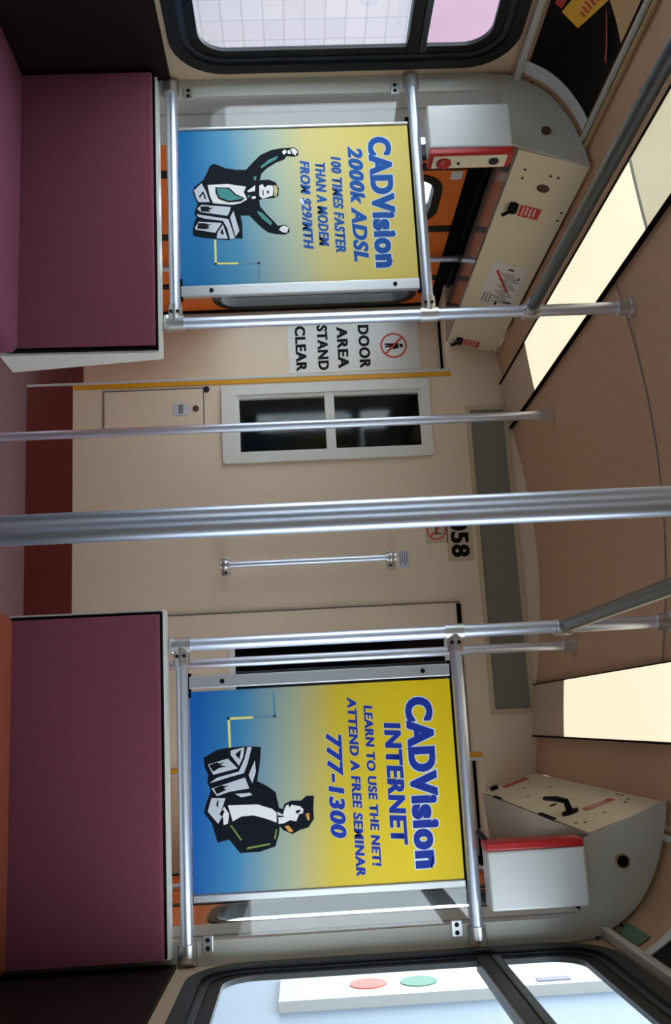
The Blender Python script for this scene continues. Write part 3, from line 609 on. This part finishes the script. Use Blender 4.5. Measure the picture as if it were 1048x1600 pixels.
# long grille
t = empty('grey_grille', (0, YB, 1.84), 'long narrow grey grille panel across the top of the bulkhead', 'grille')
obj('grille_frame', plate(B(), [(-.642, 1.838), (.642, 1.838), (.642, 2.015), (-.642, 2.015)], [[(-.622, 1.856), (.622, 1.856), (.622, 1.998), (-.622, 1.998)]], XZ(YB - .008), .008), MT['ventf'], t)
gm = obj('grille_mesh', box(B(), -.625, .625, YB - .003, YB, 1.853, 2.0), MT['vent'], t)
# switch hatch
t = empty('switch_hatch', (-.69, YB, .318), 'flush beige hatch with slot handle and lock below the two-pane window', 'hatch')
obj('hatch_panel', box(B(), -.766, -.602, YB - .005, YB, .320, .733, .002), MT['bulk'], t)
obj('hatch_gap', plate(B(), [(-.771, .315), (-.597, .315), (-.597, .738), (-.771, .738)], [[(-.767, .319), (-.601, .319), (-.601, .734), (-.767, .734)]], XZ(YB - .0055), .005), MT['greyink'], t)
obj('slot_plate', box(B(), -.705, -.650, YB - .008, YB - .005, .608, .672, .001), MT['gink'], t)
obj('slot', box(B(), -.697, -.658, YB - .0088, YB - .008, .630, .650), MT['greyink'], t)
obj('lock', disc(B(), (-.678, YB - .005, .702), (0, -1, 0), .013, .004), MT['brown'], t, smooth=True)
o = obj('round_screw', disc(B(), (-.762, YB, .748), (0, -1, 0), .0135, .006, 20), MT['steel'], None, origin=(-.762, YB, .748), smooth=True)
tag(o, 'round metal screw head between switch hatch and yellow edge line', 'screw')
box_b = box(B(), -.772, -.752, YB - .0066, YB - .006, .746, .750); obj('screw_slot', box_b, MT['ink'], o)
# stand clear sign in the recess
sx0, sx1 = -1.128, -.893
o = flat('door_sign', sx0, sx1, 1.10, 1.688, YR, MT['label'], 'white notice reading DOOR AREA STAND CLEAR beside the yellow line', 'sign', .002)
fs = fx(YR - .002)
for body, x0, x1, z0, z1 in (('DOOR', -1.112, -.904, 1.418, 1.468), ('AREA', -1.108, -.907, 1.322, 1.370), ('STAND', -1.118, -.903, 1.232, 1.280), ('CLEAR', -1.118, -.900, 1.133, 1.181)):
    obj('lettering', text_bm(B(), body, x0, z0, x1, z1, fs, .03, 0, 0, 0, .0005), MT['ink'], o)
cx, cz = -1.008, 1.576
obj('red_ring', plate(B(), circ(cx, cz, .060), [circ(cx, cz, .052)], fs, .0006), MT['redtag'], o)
bm = plate(B(), circ(cx + .002, cz + .034, .009, 16), [], fs, .0005)
plate(bm, [(cx - .012, cz + .022), (cx + .014, cz + .022), (cx + .018, cz - .006), (cx + .008, cz - .004), (cx + .008, cz - .040), (cx + .001, cz - .040), (cx, cz - .012), (cx - .004, cz - .040), (cx - .012, cz - .040), (cx - .010, cz - .004)], [], fs, .0005)
obj('standing_figure', bm, MT['ink'], o)
obj('red_slash', plate(B(), [(cx - .040, cz + .034), (cx - .034, cz + .040), (cx + .040, cz - .034), (cx + .034, cz - .040)], [], fx(YR - .0026), .0004), MT['redtag'], o)

# ------------------------------------------------------------------ advert cards on the coves
def cove_pt(s, t, off):
    a = Vector((1.152, 0, 1.806)); b = Vector((.960, 0, 1.964))
    # walk the cove polyline by its share of length
    pts = [Vector((x, 0, z)) for x, z in COVE[::-1]]; pts = pts[1:9]
    L = [(pts[i + 1] - pts[i]).length for i in range(len(pts) - 1)]; d = t * sum(L); i = 0
    while i < len(L) - 1 and d > L[i]: d -= L[i]; i += 1
    dr = (pts[i + 1] - pts[i]).normalized(); p = pts[i] + dr * d; nn = Vector((dr.z, 0, -dr.x)); nn = nn if nn.x < 0 else -nn
    p = p + nn * off
    return Vector((s * p.x, 0, p.z))
def cove_patch(bm, s, quad, off, n=8, th=.001):
    """quad = four (along, up) corners on the cove, bottom edge first"""
    t = bmesh.new(); g = []
    for i in range(n + 1):
        row = []
        for j in range(2):
            a, b, c, d = quad; k = i / n
            l = [a[q] + (d[q] - a[q]) * k for q in (0, 1)]; r = [b[q] + (c[q] - b[q]) * k for q in (0, 1)]
            e = l if j == 0 else r
            p = cove_pt(s, e[1], off); row.append(t.verts.new((p.x, e[0], p.z)))
        g.append(row)
    for i in range(n): t.faces.new((g[i][0], g[i][1], g[i + 1][1], g[i + 1][0]))
    q = bmesh.ops.extrude_face_region(t, geom=t.faces[:])
    for e in q['geom']:
        if isinstance(e, bmesh.types.BMVert):
            e.co.x -= s * .6 * th; e.co.z -= .8 * th
    join(bm, t); return bm
def Q(y0, y1, t0, t1): return ((y0, t0), (y1, t0), (y1, t1), (y0, t1))
END = {-1: 2.385, 1: 2.20}
for s, lb in ((-1, 'curved black advert card with slanted yellow tag and red pencil'), (1, 'curved dark advert card at the corner above the window by the green block')):
    e = END[s]
    o = obj('advert_card', cove_patch(B(), s, Q(.9, e, .02, .98), .004), MT['cardblack'], None, origin=(s * 1.1, 1.6, 1.85), smooth=True); tag(o, lb, 'advert card', 'advert cards in the coves')
    if s < 0:
        obj('yellow_tag', cove_patch(B(), s, ((2.165, .17), (2.182, .40), (2.01, .64), (2.01, .33)), .007), MT['cardyel'], o, smooth=True)
        bm = B()
        for k in range(6): cove_patch(bm, s, ((2.13 - .018 * k, .32 + .02 * k), (2.135 - .018 * k, .42 + .02 * k), (2.126 - .018 * k, .44 + .02 * k), (2.121 - .018 * k, .33 + .02 * k)), .009)
        obj('tag_text', bm, MT['cardred'], o)
        obj('beige_print', cove_patch(B(), s, ((1.2, .50), (2.02, .55), (2.085, .97), (1.2, .97)), .006), MT['cardbeige'], o, smooth=True)
        bm = cove_patch(B(), s, ((2.05, .62), (2.062, .66), (2.175, .93), (2.17, .88)), .011); obj('red_pencil', bm, MT['cardred'], o)
        bm = cove_patch(B(), s, ((2.15, .07), (2.155, .16), (1.95, .24), (1.95, .14)), .007); obj('red_bar', bm, MT['cardred'], o)
    else:
        bm = B()
        for k in range(5):
            for j in range(4): cove_patch(bm, s, Q(1.75 + .085 * k, 1.81 + .085 * k - .01 * (j % 2), .15 + .12 * j, .17 + .12 * j), .007, 2)
        obj('card_text', bm, MT['beige'], o)
    # holding strips
    bm = cove_patch(B(), s, Q(e, e + (.05 if s < 0 else .038), -.02, 1.0), .006, 12, .003)
    k = setting('trim_16' if s < 0 else 'trim_17', bm, MT['lightgrey'], smooth=True)
    bm = box(B(), s * 1.150, s * 1.176, YE, 2.485, 1.786, 1.806, .004); setting('trim_18' if s < 0 else 'trim_19', bm, MT['grey'])
    bm = B(); tube(bm, [(s * .955, YE, 1.968), (s * .955, 2.485, 1.968)], .009, 12)
    setting('trim_20' if s < 0 else 'trim_21', bm, MT['grey'], smooth=True)
    bm = B(); tube(bm, [(s * .935, YE, 1.976), (s * .935, 2.485, 1.976)], .008, 12)
    setting('trim_22' if s < 0 else 'trim_23', bm, MT['brass'], smooth=True)
o = obj('colour_block', cove_patch(B(), 1, Q(2.30, 2.45, .02, .16), .003), MT['green'], None, origin=(1.12, 2.37, 1.82), smooth=True)
tag(o, 'small green block stuck low on the beige cove beside the dark advert card', 'sticker')

# ------------------------------------------------------------------ outside
setting('ground', box(B(), -30, 30, -30, 40, -1.2, -1.0), MT['pave'])
o = obj('station_wall', box(B(), -6.4, -6.0, 4.5, 20, -1.0, 2.60), MT['extwall'], None, origin=(-6, 0, 0)); tag(o, 'pale pink tiled station wall outside the window beside the raised arms poster', 'wall')
obj('fascia', box(B(), -6.3, -5.9, 4.5, 9.3, 2.60, 4.2), MT['extpink'], o, label='pink fascia along the wall top')
obj('plinth', box(B(), -6.2, -5.95, 4.5, 20, -1.0, .26), MT['extblue'], o, label='blue base along the wall foot')
t = empty('station_building', (3.6, 11, -1), 'pale blue-grey building with a white signal board outside the window below the woman poster', 'building')
obj('cladding', box(B(), 3.55, 8, 6.0, 14.0, -1.0, 5.0), MT['extgrey'], t)
bd = obj('signal_board', box(B(), 3.44, 3.56, 10.9, 12.2, .70, 4.9), MT['extwhite'], t)
obj('orange_disc', tube(B(), [(3.45, 11.37, 1.66), (3.43, 11.37, 1.66)], .20, 28), MT['extor'], bd, smooth=True)
obj('green_disc', tube(B(), [(3.45, 11.34, 2.21), (3.43, 11.34, 2.21)], .20, 28), MT['extgn'], bd, smooth=True)
obj('dark_plate', box(B(), 3.43, 3.45, 11.02, 11.16, 3.45, 3.80), MT['exttxt'], bd)
